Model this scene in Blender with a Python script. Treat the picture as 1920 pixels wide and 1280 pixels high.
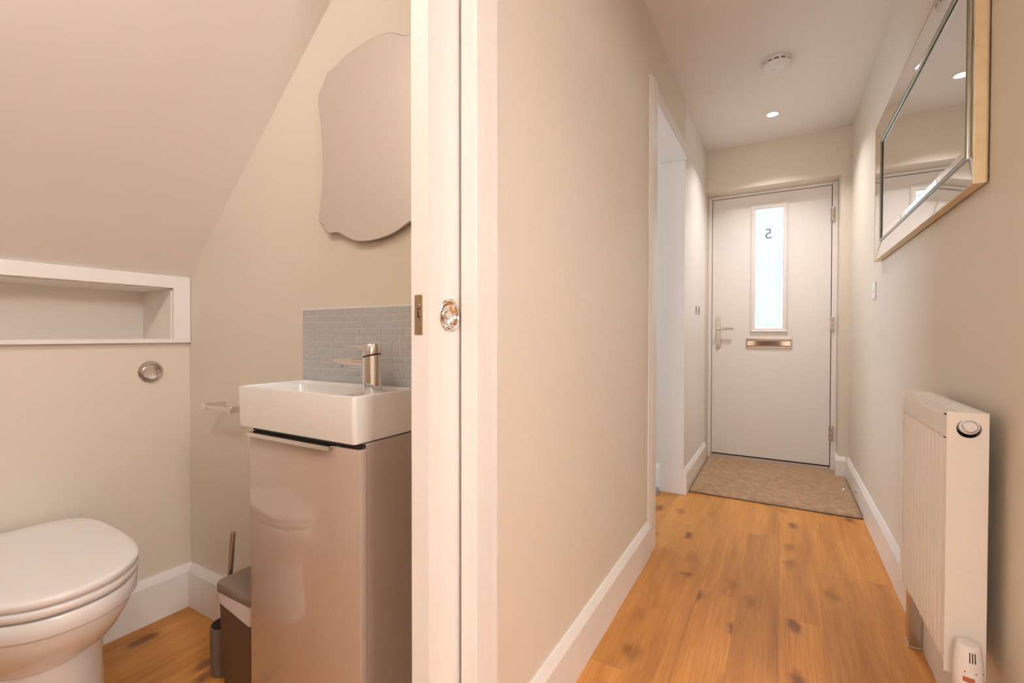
import bpy, bmesh, math, random
from mathutils import Vector, Matrix
R = math.radians
random.seed(7)
scn = bpy.context.scene
for o in list(bpy.data.objects): bpy.data.objects.remove(o)
COL = scn.collection

# ------------------------------------------------------------------ camera
CAM_H = 1.0
cd = bpy.data.cameras.new('camera'); cam = bpy.data.objects.new('camera', cd); COL.objects.link(cam)
cd.sensor_width = 36.0; cd.sensor_fit = 'HORIZONTAL'; cd.lens = 868.1 / 1920 * 36.0
cd.clip_start = 0.02
cam.location = (0, 0, CAM_H)
cam.rotation_euler = (Matrix.Rotation(R(30.138), 3, 'Z') @ Matrix.Rotation(R(90 - 0.749), 3, 'X')
                      @ Matrix.Rotation(R(0.064), 3, 'Z')).to_euler()
scn.camera = cam

# ------------------------------------------------------------------ world, exposure
w = bpy.data.worlds.new('overcast_sky'); scn.world = w; w.use_nodes = True
bg = w.node_tree.nodes['Background']
bg.inputs['Color'].default_value = (0.86, 0.92, 1.0, 1); bg.inputs['Strength'].default_value = 2.6
scn.view_settings.view_transform = 'Standard'
scn.view_settings.look = 'None'
scn.view_settings.gamma = 1.0
scn.view_settings.use_curve_mapping = False
scn.view_settings.exposure = 0.52
LAMP_COL = (1.0, 0.955, 0.925)
LAMP_POWER = 5.5
CLOAK_POWER = 7.5
BACK_FILL_POWER = 38.0
LOUNGE_FILL_POWER = 24.5

# ------------------------------------------------------------------ main dimensions (metres)
WL, WR = -0.522, 0.415          # hall wall faces
CH = 2.45                       # ceiling
YB = -3.4                       # hall end behind the camera
YE = 3.95                       # wall round the front door
YF = 4.10                       # front door frame face
XN = -1.90                      # niche wall of the cloakroom
YS = 0.885                      # basin wall of the cloakroom
XT = -0.625                     # cloakroom side of the hall wall
YT = -0.42                      # near end of the cloakroom
SK = 0.155                      # skirting height

# ------------------------------------------------------------------ materials
MATS = {}
def nodes(name):
    m = bpy.data.materials.new(name); m.use_nodes = True; MATS[name] = m
    nt = m.node_tree; return m, nt, nt.nodes['Principled BSDF']
def setin(b, **k):
    for n, v in k.items():
        n = n.replace('_', ' ')
        if n in b.inputs: b.inputs[n].default_value = v
def plain(name, col, rough=0.5, metal=0.0, coat=0.0, noise=0.03, scale=14.0, bump=0.0, bscale=300.0, spec=0.5, **kw):
    m, nt, b = nodes(name)
    setin(b, Roughness=rough, Metallic=metal, **kw)
    b.inputs['Specular IOR Level'].default_value = spec
    b.inputs['Coat Weight'].default_value = coat
    b.inputs['Coat Roughness'].default_value = 0.05
    geo = nt.nodes.new('ShaderNodeNewGeometry')
    n = nt.nodes.new('ShaderNodeTexNoise'); n.inputs['Scale'].default_value = scale; n.inputs['Detail'].default_value = 3
    nt.links.new(geo.outputs['Position'], n.inputs['Vector'])
    mix = nt.nodes.new('ShaderNodeMix'); mix.data_type = 'RGBA'
    mix.inputs['A'].default_value = tuple(c * (1 - noise) for c in col) + (1,)
    mix.inputs['B'].default_value = tuple(min(1, c * (1 + noise)) for c in col) + (1,)
    nt.links.new(n.outputs['Fac'], mix.inputs['Factor'])
    nt.links.new(mix.outputs['Result'], b.inputs['Base Color'])
    if bump > 0:
        n2 = nt.nodes.new('ShaderNodeTexNoise'); n2.inputs['Scale'].default_value = bscale; n2.inputs['Detail'].default_value = 4
        nt.links.new(geo.outputs['Position'], n2.inputs['Vector'])
        bp = nt.nodes.new('ShaderNodeBump'); bp.inputs['Strength'].default_value = bump; bp.inputs['Distance'].default_value = 0.002
        nt.links.new(n2.outputs['Fac'], bp.inputs['Height']); nt.links.new(bp.outputs['Normal'], b.inputs['Normal'])
    return m
WALL = plain('beige_wall_paint', (0.755, 0.685, 0.585), 0.5, noise=0.015, scale=2.0, bump=0.06, bscale=160)
WALLC = plain('cream_slope_paint', (0.89, 0.835, 0.775), 0.6, noise=0.015, scale=2.0, bump=0.06, bscale=160)
CEIL = plain('white_ceiling_paint', (0.87, 0.83, 0.79), 0.7, noise=0.01, scale=2.0, bump=0.05, bscale=160)
GLOSS = plain('white_satin_woodwork', (0.86, 0.83, 0.80), 0.28, noise=0.01, bump=0.02, bscale=60)
UPVC = plain('white_grained_door_skin', (0.84, 0.80, 0.77), 0.35, noise=0.01, bump=0.05, bscale=220)
CERAMIC = plain('white_glazed_ceramic', (0.86, 0.84, 0.82), 0.07, noise=0.005, coat=0.4)
SEAT = plain('white_moulded_seat', (0.86, 0.83, 0.81), 0.16, noise=0.005)
RADM = plain('white_enamel_steel', (0.86, 0.83, 0.79), 0.32, noise=0.008)
PLASTIC = plain('white_plastic', (0.84, 0.82, 0.82), 0.35, noise=0.01)
DARK = plain('dark_gap', (0.02, 0.015, 0.013), 0.6)
CHROME = plain('polished_chrome', (0.78, 0.76, 0.75), 0.06, metal=1.0, noise=0.01)
NICKEL = plain('satin_nickel', (0.58, 0.53, 0.49), 0.22, metal=1.0, noise=0.03, scale=60)
BRASS = plain('satin_brass_plate', (0.60, 0.46, 0.32), 0.3, metal=1.0, noise=0.04, scale=80)
STEEL = plain('brushed_steel', (0.50, 0.46, 0.43), 0.25, metal=1.0, noise=0.03, scale=60)
MIRROR = plain('silvered_glass', (0.76, 0.75, 0.74), 0.0, metal=1.0, noise=0.0)
MIRRORC = plain('clear_silvered_glass', (0.90, 0.89, 0.88), 0.0, metal=1.0, noise=0.0)
BEVEL = plain('green_tinted_glass_edge', (0.40, 0.36, 0.31), 0.2, metal=0.6, noise=0.01)
GOLD = plain('champagne_gold_leaf', (0.74, 0.60, 0.38), 0.38, metal=0.35, noise=0.14, scale=45, bump=0.08, bscale=90)
BEAD = plain('aged_silver_gilt_bead', (0.36, 0.36, 0.30), 0.22, metal=0.95, noise=0.12, scale=60)
VAN = plain('cashmere_gloss_lacquer', (0.55, 0.435, 0.365), 0.03, noise=0.01, coat=1.0)
VAN.node_tree.nodes['Principled BSDF'].inputs['Coat Roughness'].default_value = 0.015
VANS = plain('cashmere_matt_board', (0.50, 0.40, 0.35), 0.42, noise=0.02, scale=90)
BINB = plain('dark_grey_bin_plastic', (0.105, 0.072, 0.053), 0.38, noise=0.04)
BINL = plain('mid_grey_bin_plastic', (0.235, 0.175, 0.135), 0.42, noise=0.04)
BRUSH = plain('brush_pot_plastic', (0.155, 0.115, 0.09), 0.4, noise=0.04)
TILE = plain('grey_glass_tile', (0.50, 0.505, 0.51), 0.25, noise=0.05, scale=40)
GROUT = plain('white_grout', (0.86, 0.85, 0.84), 0.7, noise=0.03, scale=50)
SILL = plain('white_niche_paint', (0.90, 0.83, 0.75), 0.45, noise=0.01)
CARPETG = plain('blue_grey_carpet', (0.32, 0.33, 0.36), 0.95, noise=0.2, scale=300, bump=0.4, bscale=500)
PATHM = plain('grey_path_concrete', (0.45, 0.44, 0.42), 0.9, noise=0.1, scale=20)
REDM = plain('red_scale_print', (0.45, 0.14, 0.09), 0.5)
NUM = None

# mat pile
def mat_material():
    m, nt, b = nodes('fawn_mat_pile')
    geo = nt.nodes.new('ShaderNodeNewGeometry')
    n1 = nt.nodes.new('ShaderNodeTexNoise'); n1.inputs['Scale'].default_value = 260; n1.inputs['Detail'].default_value = 4
    n2 = nt.nodes.new('ShaderNodeTexNoise'); n2.inputs['Scale'].default_value = 30; n2.inputs['Detail'].default_value = 5
    mp = nt.nodes.new('ShaderNodeMapping'); mp.inputs['Scale'].default_value = (1, 1.6, 1)
    nt.links.new(geo.outputs['Position'], n1.inputs['Vector'])
    nt.links.new(geo.outputs['Position'], mp.inputs['Vector']); nt.links.new(mp.outputs['Vector'], n2.inputs['Vector'])
    add = nt.nodes.new('ShaderNodeMath'); add.operation = 'ADD'
    nt.links.new(n1.outputs['Fac'], add.inputs[0]); nt.links.new(n2.outputs['Fac'], add.inputs[1])
    cr = nt.nodes.new('ShaderNodeValToRGB')
    cr.color_ramp.elements[0].position = 0.34; cr.color_ramp.elements[0].color = (0.34, 0.205, 0.12, 1)
    cr.color_ramp.elements[1].position = 0.66; cr.color_ramp.elements[1].color = (0.58, 0.40, 0.265, 1)
    half = nt.nodes.new('ShaderNodeMath'); half.operation = 'MULTIPLY'; half.inputs[1].default_value = 0.5
    nt.links.new(add.outputs[0], half.inputs[0]); nt.links.new(half.outputs[0], cr.inputs['Fac'])
    nt.links.new(cr.outputs['Color'], b.inputs['Base Color'])
    setin(b, Roughness=0.95); b.inputs['Specular IOR Level'].default_value = 0.1
    bp = nt.nodes.new('ShaderNodeBump'); bp.inputs['Strength'].default_value = 0.6; bp.inputs['Distance'].default_value = 0.004
    nt.links.new(n1.outputs['Fac'], bp.inputs['Height']); nt.links.new(bp.outputs['Normal'], b.inputs['Normal'])
    return m
PILE = mat_material()

# oak-look planks: grain runs along Y, every plank shifted by its own random number
def oak_material():
    m, nt, b = nodes('honey_oak_plank')
    L = nt.links.new; N = nt.nodes.new
    geo = N('ShaderNodeNewGeometry'); oi = N('ShaderNodeObjectInfo')
    sc = N('ShaderNodeVectorMath'); sc.operation = 'SCALE'
    comb = N('ShaderNodeCombineXYZ'); comb.inputs[0].default_value = 31.0; comb.inputs[1].default_value = 57.0; comb.inputs[2].default_value = 13.0
    L(comb.outputs[0], sc.inputs[0]); L(oi.outputs['Random'], sc.inputs['Scale'])
    add = N('ShaderNodeVectorMath'); add.operation = 'ADD'; L(geo.outputs['Position'], add.inputs[0]); L(sc.outputs[0], add.inputs[1])
    # slow warp of the grain
    wn = N('ShaderNodeTexNoise'); wn.inputs['Scale'].default_value = 2.2; wn.inputs['Detail'].default_value = 2; L(add.outputs[0], wn.inputs['Vector'])
    wm = N('ShaderNodeVectorMath'); wm.operation = 'MULTIPLY_ADD'; wm.inputs[1].default_value = (0.05, 0.10, 0); L(wn.outputs['Color'], wm.inputs[0]); L(add.outputs[0], wm.inputs[2])
    mp = N('ShaderNodeMapping'); mp.inputs['Scale'].default_value = (13, 1.1, 1); L(wm.outputs[0], mp.inputs['Vector'])
    g1 = N('ShaderNodeTexNoise'); g1.inputs['Scale'].default_value = 1.0; g1.inputs['Detail'].default_value = 6; g1.inputs['Roughness'].default_value = 0.62; L(mp.outputs[0], g1.inputs['Vector'])
    mp2 = N('ShaderNodeMapping'); mp2.inputs['Scale'].default_value = (210, 5, 1); L(add.outputs[0], mp2.inputs['Vector'])
    g2 = N('ShaderNodeTexNoise'); g2.inputs['Scale'].default_value = 1.0; g2.inputs['Detail'].default_value = 3; L(mp2.outputs[0], g2.inputs['Vector'])
    ramp = N('ShaderNodeValToRGB'); e = ramp.color_ramp.elements
    e[0].position = 0.22; e[0].color = (0.43, 0.165, 0.036, 1)
    e[1].position = 0.80; e[1].color = (0.78, 0.37, 0.094, 1)
    k = ramp.color_ramp.elements.new(0.50); k.color = (0.64, 0.28, 0.063, 1)
    L(g1.outputs['Fac'], ramp.inputs['Fac'])
    # fine pores
    mx = N('ShaderNodeMix'); mx.data_type = 'RGBA'; mx.blend_type = 'MULTIPLY'; mx.inputs['Factor'].default_value = 0.55
    pr = N('ShaderNodeValToRGB'); pr.color_ramp.elements[0].position = 0.30; pr.color_ramp.elements[0].color = (0.70, 0.62, 0.55, 1)
    pr.color_ramp.elements[1].position = 0.62; pr.color_ramp.elements[1].color = (1.06, 1.06, 1.06, 1)
    L(g2.outputs['Fac'], pr.inputs['Fac']); L(ramp.outputs['Color'], mx.inputs['A']); L(pr.outputs['Color'], mx.inputs['B'])
    # knots
    mk = N('ShaderNodeMapping'); mk.inputs['Scale'].default_value = (6.5, 3.2, 1)
    kwn = N('ShaderNodeTexNoise'); kwn.inputs['Scale'].default_value = 16; kwn.inputs['Detail'].default_value = 3; L(add.outputs[0], kwn.inputs['Vector'])
    kwm = N('ShaderNodeVectorMath'); kwm.operation = 'MULTIPLY_ADD'; kwm.inputs[1].default_value = (0.045, 0.07, 0); L(kwn.outputs['Color'], kwm.inputs[0]); L(wm.outputs[0], kwm.inputs[2]); L(kwm.outputs[0], mk.inputs['Vector'])
    vo = N('ShaderNodeTexVoronoi'); vo.inputs['Scale'].default_value = 1.0; vo.inputs['Randomness'].default_value = 1.0; vo.voronoi_dimensions = '2D'; L(mk.outputs[0], vo.inputs['Vector'])
    kr = N('ShaderNodeValToRGB'); kr.color_ramp.elements[0].position = 0.0; kr.color_ramp.elements[0].color = (1, 1, 1, 1)
    kr.color_ramp.elements[1].position = 0.24; kr.color_ramp.elements[1].color = (0, 0, 0, 1); kr.color_ramp.interpolation = 'EASE'
    L(vo.outputs['Distance'], kr.inputs['Fac'])
    km = N('ShaderNodeMath'); km.operation = 'MULTIPLY'
    sep = N('ShaderNodeSeparateColor'); L(vo.outputs['Color'], sep.inputs[0])
    th = N('ShaderNodeMapRange'); th.inputs['From Min'].default_value = 0.25; th.inputs['From Max'].default_value = 0.85; L(sep.outputs[0], th.inputs['Value'])
    L(kr.outputs['Color'], km.inputs[0]); L(th.outputs['Result'], km.inputs[1])
    kn = N('ShaderNodeMath'); kn.operation = 'MULTIPLY'; L(km.outputs[0], kn.inputs[0]); L(g1.outputs['Fac'], kn.inputs[1])
    ks = N('ShaderNodeMath'); ks.operation = 'MULTIPLY'; ks.inputs[1].default_value = 3.0; ks.use_clamp = True; L(kn.outputs[0], ks.inputs[0])
    m2 = N('ShaderNodeMix'); m2.data_type = 'RGBA'; m2.inputs['B'].default_value = (0.27, 0.095, 0.025, 1)
    L(mx.outputs['Result'], m2.inputs['A']); L(ks.outputs[0], m2.inputs['Factor'])
    # plank to plank tone
    hv = N('ShaderNodeHueSaturation'); mr = N('ShaderNodeMapRange'); mr.inputs['To Min'].default_value = 0.90; mr.inputs['To Max'].default_value = 1.08
    L(oi.outputs['Random'], mr.inputs['Value']); L(mr.outputs['Result'], hv.inputs['Value']); L(m2.outputs['Result'], hv.inputs['Color'])
    L(hv.outputs['Color'], b.inputs['Base Color'])
    rr = N('ShaderNodeMapRange'); rr.inputs['To Min'].default_value = 0.38; rr.inputs['To Max'].default_value = 0.52; L(g2.outputs['Fac'], rr.inputs['Value']); L(rr.outputs['Result'], b.inputs['Roughness'])
    bp = N('ShaderNodeBump'); bp.inputs['Strength'].default_value = 0.12; bp.inputs['Distance'].default_value = 0.001; L(g2.outputs['Fac'], bp.inputs['Height']); L(bp.outputs['Normal'], b.inputs['Normal'])
    return m
OAK = oak_material()

# frosted pane: daylight scatters through it
def frosted(name, k):
    m = bpy.data.materials.new(name); m.use_nodes = True; nt = m.node_tree; nt.nodes.clear()
    N = nt.nodes.new; L = nt.links.new
    out = N('ShaderNodeOutputMaterial'); tr = N('ShaderNodeBsdfTranslucent'); gl = N('ShaderNodeBsdfGlossy'); mx = N('ShaderNodeMixShader')
    n = N('ShaderNodeTexNoise'); n.inputs['Scale'].default_value = 3; geo = N('ShaderNodeNewGeometry'); L(geo.outputs['Position'], n.inputs['Vector'])
    mc = N('ShaderNodeMix'); mc.data_type = 'RGBA'; mc.inputs['A'].default_value = (k * 0.96, k * 0.98, k, 1); mc.inputs['B'].default_value = (k * 1.04, k * 1.06, k * 1.07, 1)
    L(n.outputs['Fac'], mc.inputs['Factor']); L(mc.outputs['Result'], tr.inputs['Color'])
    gl.inputs['Roughness'].default_value = 0.4; gl.inputs['Color'].default_value = (0.9, 0.9, 0.9, 1); mx.inputs[0].default_value = 0.02
    L(tr.outputs[0], mx.inputs[1]); L(gl.outputs[0], mx.inputs[2]); L(mx.outputs[0], out.inputs[0]); return m
FROST = frosted('frosted_glass', 0.59); NUM = frosted('etched_number_glass', 0.50)
def clearglass():
    m, nt, b = nodes('clear_glass'); setin(b, Roughness=0.02, IOR=1.05); b.inputs['Transmission Weight'].default_value = 1.0
    b.inputs['Base Color'].default_value = (0.95, 0.97, 0.97, 1); return m
CLEAR = clearglass()
def bagmat():
    m, nt, b = nodes('thin_white_liner'); setin(b, Roughness=0.35); b.inputs['Base Color'].default_value = (0.66, 0.60, 0.58, 1)
    b.inputs['Transmission Weight'].default_value = 0.0; b.inputs['Subsurface Weight'].default_value = 0.0; return m
BAG = bagmat()
def emit(name, col, s):
    m = bpy.data.materials.new(name); m.use_nodes = True; nt = m.node_tree; nt.nodes.clear()
    e = nt.nodes.new('ShaderNodeEmission'); e.inputs[0].default_value = col + (1,); e.inputs[1].default_value = s
    o = nt.nodes.new('ShaderNodeOutputMaterial'); nt.links.new(e.outputs[0], o.inputs[0]); return m
LENS = emit('lit_lamp_lens', (1.0, 0.93, 0.84), 14.0)

# ------------------------------------------------------------------ mesh helpers (all coordinates are world coordinates)
ORG = {}
def link(name, me, parent=None, origin=None):
    o = bpy.data.objects.new(name, me); COL.objects.link(o)
    if parent is not None:
        o.parent = parent; ORG[o] = ORG[parent]
    else:
        ORG[o] = Vector(origin) if origin is not None else Vector((0, 0, 0)); o.location = ORG[o]
    return o
def thing(name, label, cat, loc, group=None):
    o = bpy.data.objects.new(name, None); COL.objects.link(o); o.empty_display_size = 0.05
    o.location = loc; ORG[o] = Vector(loc); tag(o, label, cat, group); return o
def tag(o, label=None, cat=None, group=None):
    if label: o['label'] = label
    if cat: o['category'] = cat
    if group: o['group'] = group
    return o
def fin(name, bm, mat, parent=None, smooth=False, label=None, angle=35):
    bmesh.ops.recalc_face_normals(bm, faces=bm.faces)
    if parent is not None: off = ORG[parent]
    else:
        xs = [v.co.x for v in bm.verts]; ys = [v.co.y for v in bm.verts]; zs = [v.co.z for v in bm.verts]
        off = Vector(((min(xs) + max(xs)) / 2, (min(ys) + max(ys)) / 2, min(zs)))
    bmesh.ops.translate(bm, verts=bm.verts, vec=-off)
    me = bpy.data.meshes.new(name)
    if smooth:
        for f in bm.faces: f.smooth = True
        for e in bm.edges:
            if len(e.link_faces) == 2 and e.calc_face_angle(0) > R(angle): e.smooth = False
    bm.to_mesh(me); bm.free(); me.materials.append(mat)
    o = link(name, me, parent, off)
    if label: o['label'] = label
    return o
def B(): return bmesh.new()
def box(bm, x0, x1, y0, y1, z0, z1, bev=0.0, seg=2):
    x0, x1 = sorted((x0, x1)); y0, y1 = sorted((y0, y1)); z0, z1 = sorted((z0, z1))
    vs = [bm.verts.new((x, y, z)) for x in (x0, x1) for y in (y0, y1) for z in (z0, z1)]
    fs = [(0, 1, 3, 2), (4, 6, 7, 5), (0, 4, 5, 1), (2, 3, 7, 6), (0, 2, 6, 4), (1, 5, 7, 3)]
    faces = [bm.faces.new([vs[i] for i in f]) for f in fs]
    if bev > 0:
        es = list({e for f in faces for e in f.edges})
        bmesh.ops.bevel(bm, geom=es, offset=bev, segments=seg, affect='EDGES', profile=0.5, clamp_overlap=True)
    return bm
def prism(bm, pts, axis, a, b):
    """pts: 2-D outline in the two other axes (in x,y,z order); extruded along axis from a to b"""
    def P(p, t):
        if axis == 'x': return (t, p[0], p[1])
        if axis == 'y': return (p[0], t, p[1])
        return (p[0], p[1], t)
    A = [bm.verts.new(P(p, a)) for p in pts]; C = [bm.verts.new(P(p, b)) for p in pts]
    n = len(pts)
    bm.faces.new(A); bm.faces.new(C[::-1])
    for i in range(n): bm.faces.new((A[i], A[(i + 1) % n], C[(i + 1) % n], C[i]))
    return bm
def loft(bm, rings, cap0=True, cap1=True, closed=True):
    V = [[bm.verts.new(p) for p in r] for r in rings]; n = len(rings[0])
    for a, b in zip(V[:-1], V[1:]):
        for i in range(n if closed else n - 1):
            bm.faces.new((a[i], a[(i + 1) % n], b[(i + 1) % n], b[i]))
    if cap0: bm.faces.new(V[0][::-1])
    if cap1: bm.faces.new(V[-1])
    return bm
def lathe(bm, prof, c, axis='z', seg=32, cap0=True, cap1=True):
    """prof: (radius, height) list along axis"""
    rings = []
    for r, h in prof:
        ring = []
        for i in range(seg):
            a = 2 * math.pi * i / seg; u, v = r * math.cos(a), r * math.sin(a)
            if axis == 'z': p = (c[0] + u, c[1] + v, c[2] + h)
            elif axis == 'x': p = (c[0] + h, c[1] + u, c[2] + v)
            else: p = (c[0] + u, c[1] + h, c[2] + v)
            ring.append(p)
        rings.append(ring)
    return loft(bm, rings, cap0, cap1)
def tube(bm, a, b, r0, r1=None, seg=16):
    r1 = r0 if r1 is None else r1
    a, b = Vector(a), Vector(b); d = (b - a).normalized(); u = d.orthogonal().normalized(); v = d.cross(u)
    rg = lambda c, r: [c + u * r * math.cos(2 * math.pi * i / seg) + v * r * math.sin(2 * math.pi * i / seg) for i in range(seg)]
    return loft(bm, [rg(a, r0), rg(b, r1)])
def rrect(x0, x1, y0, y1, r, n=6):
    pts = []
    for cx, cy, a0 in ((x1 - r, y1 - r, 0), (x0 + r, y1 - r, 90), (x0 + r, y0 + r, 180), (x1 - r, y0 + r, 270)):
        for i in range(n + 1):
            a = R(a0 + 90 * i / n); pts.append((cx + r * math.cos(a), cy + r * math.sin(a)))
    return pts
def struct(name, bm, mat, label, parent=None, smooth=False):
    o = fin(name, bm, mat, parent, smooth); o['kind'] = 'structure'
    if label and parent is None: o['label'] = label
    return o

# ================================================================== SETTING
# ---- floor: one bed, planks laid along the hall
bm = B(); box(bm, -2.6, 0.70, YB - 0.1, 4.30, -0.10, -0.0085)
floor = struct('floor', bm, DARK, 'honey oak plank floor running through hall and cloakroom')
PW = 0.135
bm = B(); box(bm, -PW / 2 + 0.0001, PW / 2 - 0.0001, -0.5, 0.5, -0.008, 0.0, bev=0.0002, seg=1)
pm = bpy.data.meshes.new('plank'); bm.to_mesh(pm); bm.free(); pm.materials.append(OAK)
def strip(xc, y0, y1, first):
    y = y0; cuts = [y0]
    t = first
    while t > y0 + 0.15: t -= 1.22
    while True:
        t += 1.22
        if t >= y1 - 0.05: break
        if t > y0 + 0.05: cuts.append(t)
    cuts.append(y1)
    for a, b in zip(cuts[:-1], cuts[1:]):
        o = bpy.data.objects.new('plank', pm); COL.objects.link(o); o.parent = floor
        o.location = Vector((xc, (a + b) / 2, 0)) - ORG[floor]; o.scale = (1, (b - a) - 0.0002, 1)
x = -0.405 - PW / 2
firsts = {0: 1.353, 1: 2.05, 2: 0.72, 3: 2.62, 4: 1.90, 5: 1.10, 6: 2.35, 7: 0.3}
for i in range(0, 8):
    strip(-0.4725 + PW * i, YB, 4.20, firsts[i])
for i in range(1, 12):
    strip(-0.4725 - PW * i, YT - 0.02, 1.0 if i > 1 else 3.12, random.uniform(-1, 1))
# room beyond the second doorway
bm = B(); box(bm, -2.3, -0.668, 1.05, 3.12, -0.008, 0.004)
struct('floor_carpet', bm, CARPETG, 'blue grey carpet in the room through the hall doorway')
bm = B(); box(bm, -1.6, 1.4, 4.20, 7.5, -0.12, -0.02)
struct('floor_path', bm, PATHM, 'grey concrete path outside the front door')

# ---- ceilings
bm = B(); box(bm, -2.4, 0.60, YB - 0.1, 4.30, CH, CH + 0.1)
struct('ceiling', bm, CEIL, 'white hall ceiling with recessed downlight')
SLZ = lambda x: 1.213 + 0.923 * (x - XN)
bm = B(); prism(bm, [(XN, SLZ(XN)), (XT, SLZ(XT)), (XT, SLZ(XT) + 0.05), (XN, SLZ(XN) + 0.05)], 'y', YT, YS)
struct('ceiling_slope', bm, WALLC, 'cream sloping ceiling under the stairs in the cloakroom')

# ---- hall walls
bm = B(); box(bm, WR, WR + 0.10, 1.14, 4.30, 0, CH); box(bm, WR, WR + 0.10, -1.10, 1.14, 2.08, CH); box(bm, WR, WR + 0.10, YB, -1.10, 0, CH)
struct('wall_right', bm, WALL, 'long beige hall wall carrying the mirror and radiator')
# left wall: hollow pocket for the sliding door, two thin skins, then solid
PY0, PY1 = 0.775, 2.225
bm = B()
box(bm, -0.546, WL, PY0, PY1, 0, CH); box(bm, XT, -0.608, PY0, 1.0, 0, CH)
box(bm, XT, -0.608, 1.0, PY1, 0, CH); box(bm, -0.608, -0.546, 1.75, PY1, 0, CH)
box(bm, XT, WL, -0.13, PY0, 2.09, CH)
box(bm, XT, WL, YB, -0.13, 0, CH)
struct('wall_left', bm, WALL, 'beige hall wall between the cloakroom and the second doorway')
bm = B(); box(bm, -0.672, WL, PY1, 3.05, 2.125, CH)
struct('wall_over_doorway', bm, WALL, 'beige wall strip above the second hall doorway')
bm = B(); box(bm, -0.70, 0.60, YB - 0.1, YB, 0, CH)
struct('wall_front', bm, WALL, 'plain beige wall closing the hall behind the viewpoint')
bm = B(); box(bm, -0.50, 0.02, YB + 0.0003, YB + 0.035, 0.005, 2.02, bev=0.002)  # unseen dark panel, added to darken the reflection in the chrome letter plate
d3 = struct('reflected_panel', bm, plain('dark_reflected_panel', (0.045, 0.028, 0.02), 0.45, noise=0.15, scale=30), 'added dark panel behind the viewpoint for the letter plate to reflect')
# wall round the front door
bm = B(); prism(bm, [(-0.70, 0), (WL, 0), (WL, 2.124), (0.355, 2.124), (0.355, 0), (WR, 0), (WR, CH), (-0.70, CH)], 'y', YE, 4.22)
struct('wall_back', bm, WALL, 'beige wall and recess around the white front door')
# cloakroom walls
bm = B(); box(bm, XN - 0.35, XT, YS, YS + 0.10, 0, CH)
struct('wall_basin', bm, WALL, 'beige cloakroom wall behind the basin and shaped mirror')
bm = B(); box(bm, XN - 0.35, XT, YT - 0.1, YT, 0, CH)
struct('wall_near', bm, WALL, 'beige cloakroom end wall beside the toilet')
# niche wall with its recess (opening y from -0.2 to .829, z .985 to 1.168)
NY0, NY1, NZ0, NZ1, NX = -0.20, 0.829, 0.985, 1.168, -2.118
bm = B()
box(bm, NX - 0.02, XN, YT, YS, 0, NZ0); box(bm, NX - 0.02, XN, YT, YS, NZ1, 1.265)
box(bm, NX - 0.02, XN, YT, NY0, NZ0, NZ1); box(bm, NX - 0.02, XN, NY1, YS, NZ0, NZ1)
struct('wall_niche', bm, WALL, 'beige boxed wall behind the toilet with a long niche')
bm = B()
box(bm, NX - 0.01, NX + 0.004, NY0, NY1, NZ0, NZ1)
box(bm, NX, XN, NY1 - 0.004, NY1, NZ0, NZ1); box(bm, NX, XN, NY0, NY0 + 0.004, NZ0, NZ1)
box(bm, NX, XN, NY0, NY1, NZ1 - 0.004, NZ1)
struct('trim_niche_lining', bm, SILL, 'white painted lining of the long wall niche')
# niche shelf and frame
bm = B(); box(bm, NX, XN + 0.017, YT, YS - 0.001, 0.972, 0.986, bev=0.002)
struct('trim_1', bm, GLOSS, 'white shelf board along the bottom of the niche')
bm = B(); box(bm, XN, XN + 0.015, YT, YS - 0.001, NZ1, 1.2115, bev=0.002)
box(bm, XN, XN + 0.0148, NY1, YS - 0.001, 0.986, NZ1 + 0.002, bev=0.002)
struct('trim_2', bm, GLOSS, 'white flat frame around the long wall niche')
# room beyond second doorway
bm = B(); box(bm, -2.4, -0.672, 3.12, 3.22, 0, CH); box(bm, -2.4, -2.3, 1.0, 3.12, 0, 0.25); box(bm, -2.4, -2.3, 1.0, 3.12, 2.30, CH); box(bm, -2.4, -2.3, 1.0, 1.72, 0.25, 2.30); box(bm, -2.4, -2.3, 3.02, 3.12, 0.25, 2.30)
struct('wall_beyond', bm, WALL, 'pale wall of the room glimpsed through the hall doorway')
wn = thing('window_1', None, None, (-2.35, 2.37, 0.25)); wn['kind'] = 'structure'; wn['label'] = 'white framed window of the room beyond the hall doorway'
bm = B()
for y0, y1, z0, z1 in ((1.72, 1.77, 0.25, 2.30), (2.97, 3.02, 0.25, 2.30), (1.77, 2.97, 0.25, 0.30), (1.77, 2.97, 2.25, 2.30), (2.345, 2.395, 0.30, 2.25)): box(bm, -2.375, -2.325, y0, y1, z0, z1)
fin('frame', bm, UPVC, wn)
pt = bpy.data.lights.new('window_portal', 'AREA'); pt.shape = 'RECTANGLE'; pt.size = 1.30; pt.size_y = 2.05; pt.cycles.is_portal = True
po = bpy.data.objects.new('window_portal', pt); COL.objects.link(po); po.parent = wn; po.location = (-0.03, 0, 1.025); po.rotation_euler = (R(90), 0, R(-90))
bm = B(); box(bm, -2.4, XT, 0.985, 1.05, 0, CH)
struct('wall_between', bm, CEIL, 'pale partition between the cloakroom and the next room')

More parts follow.
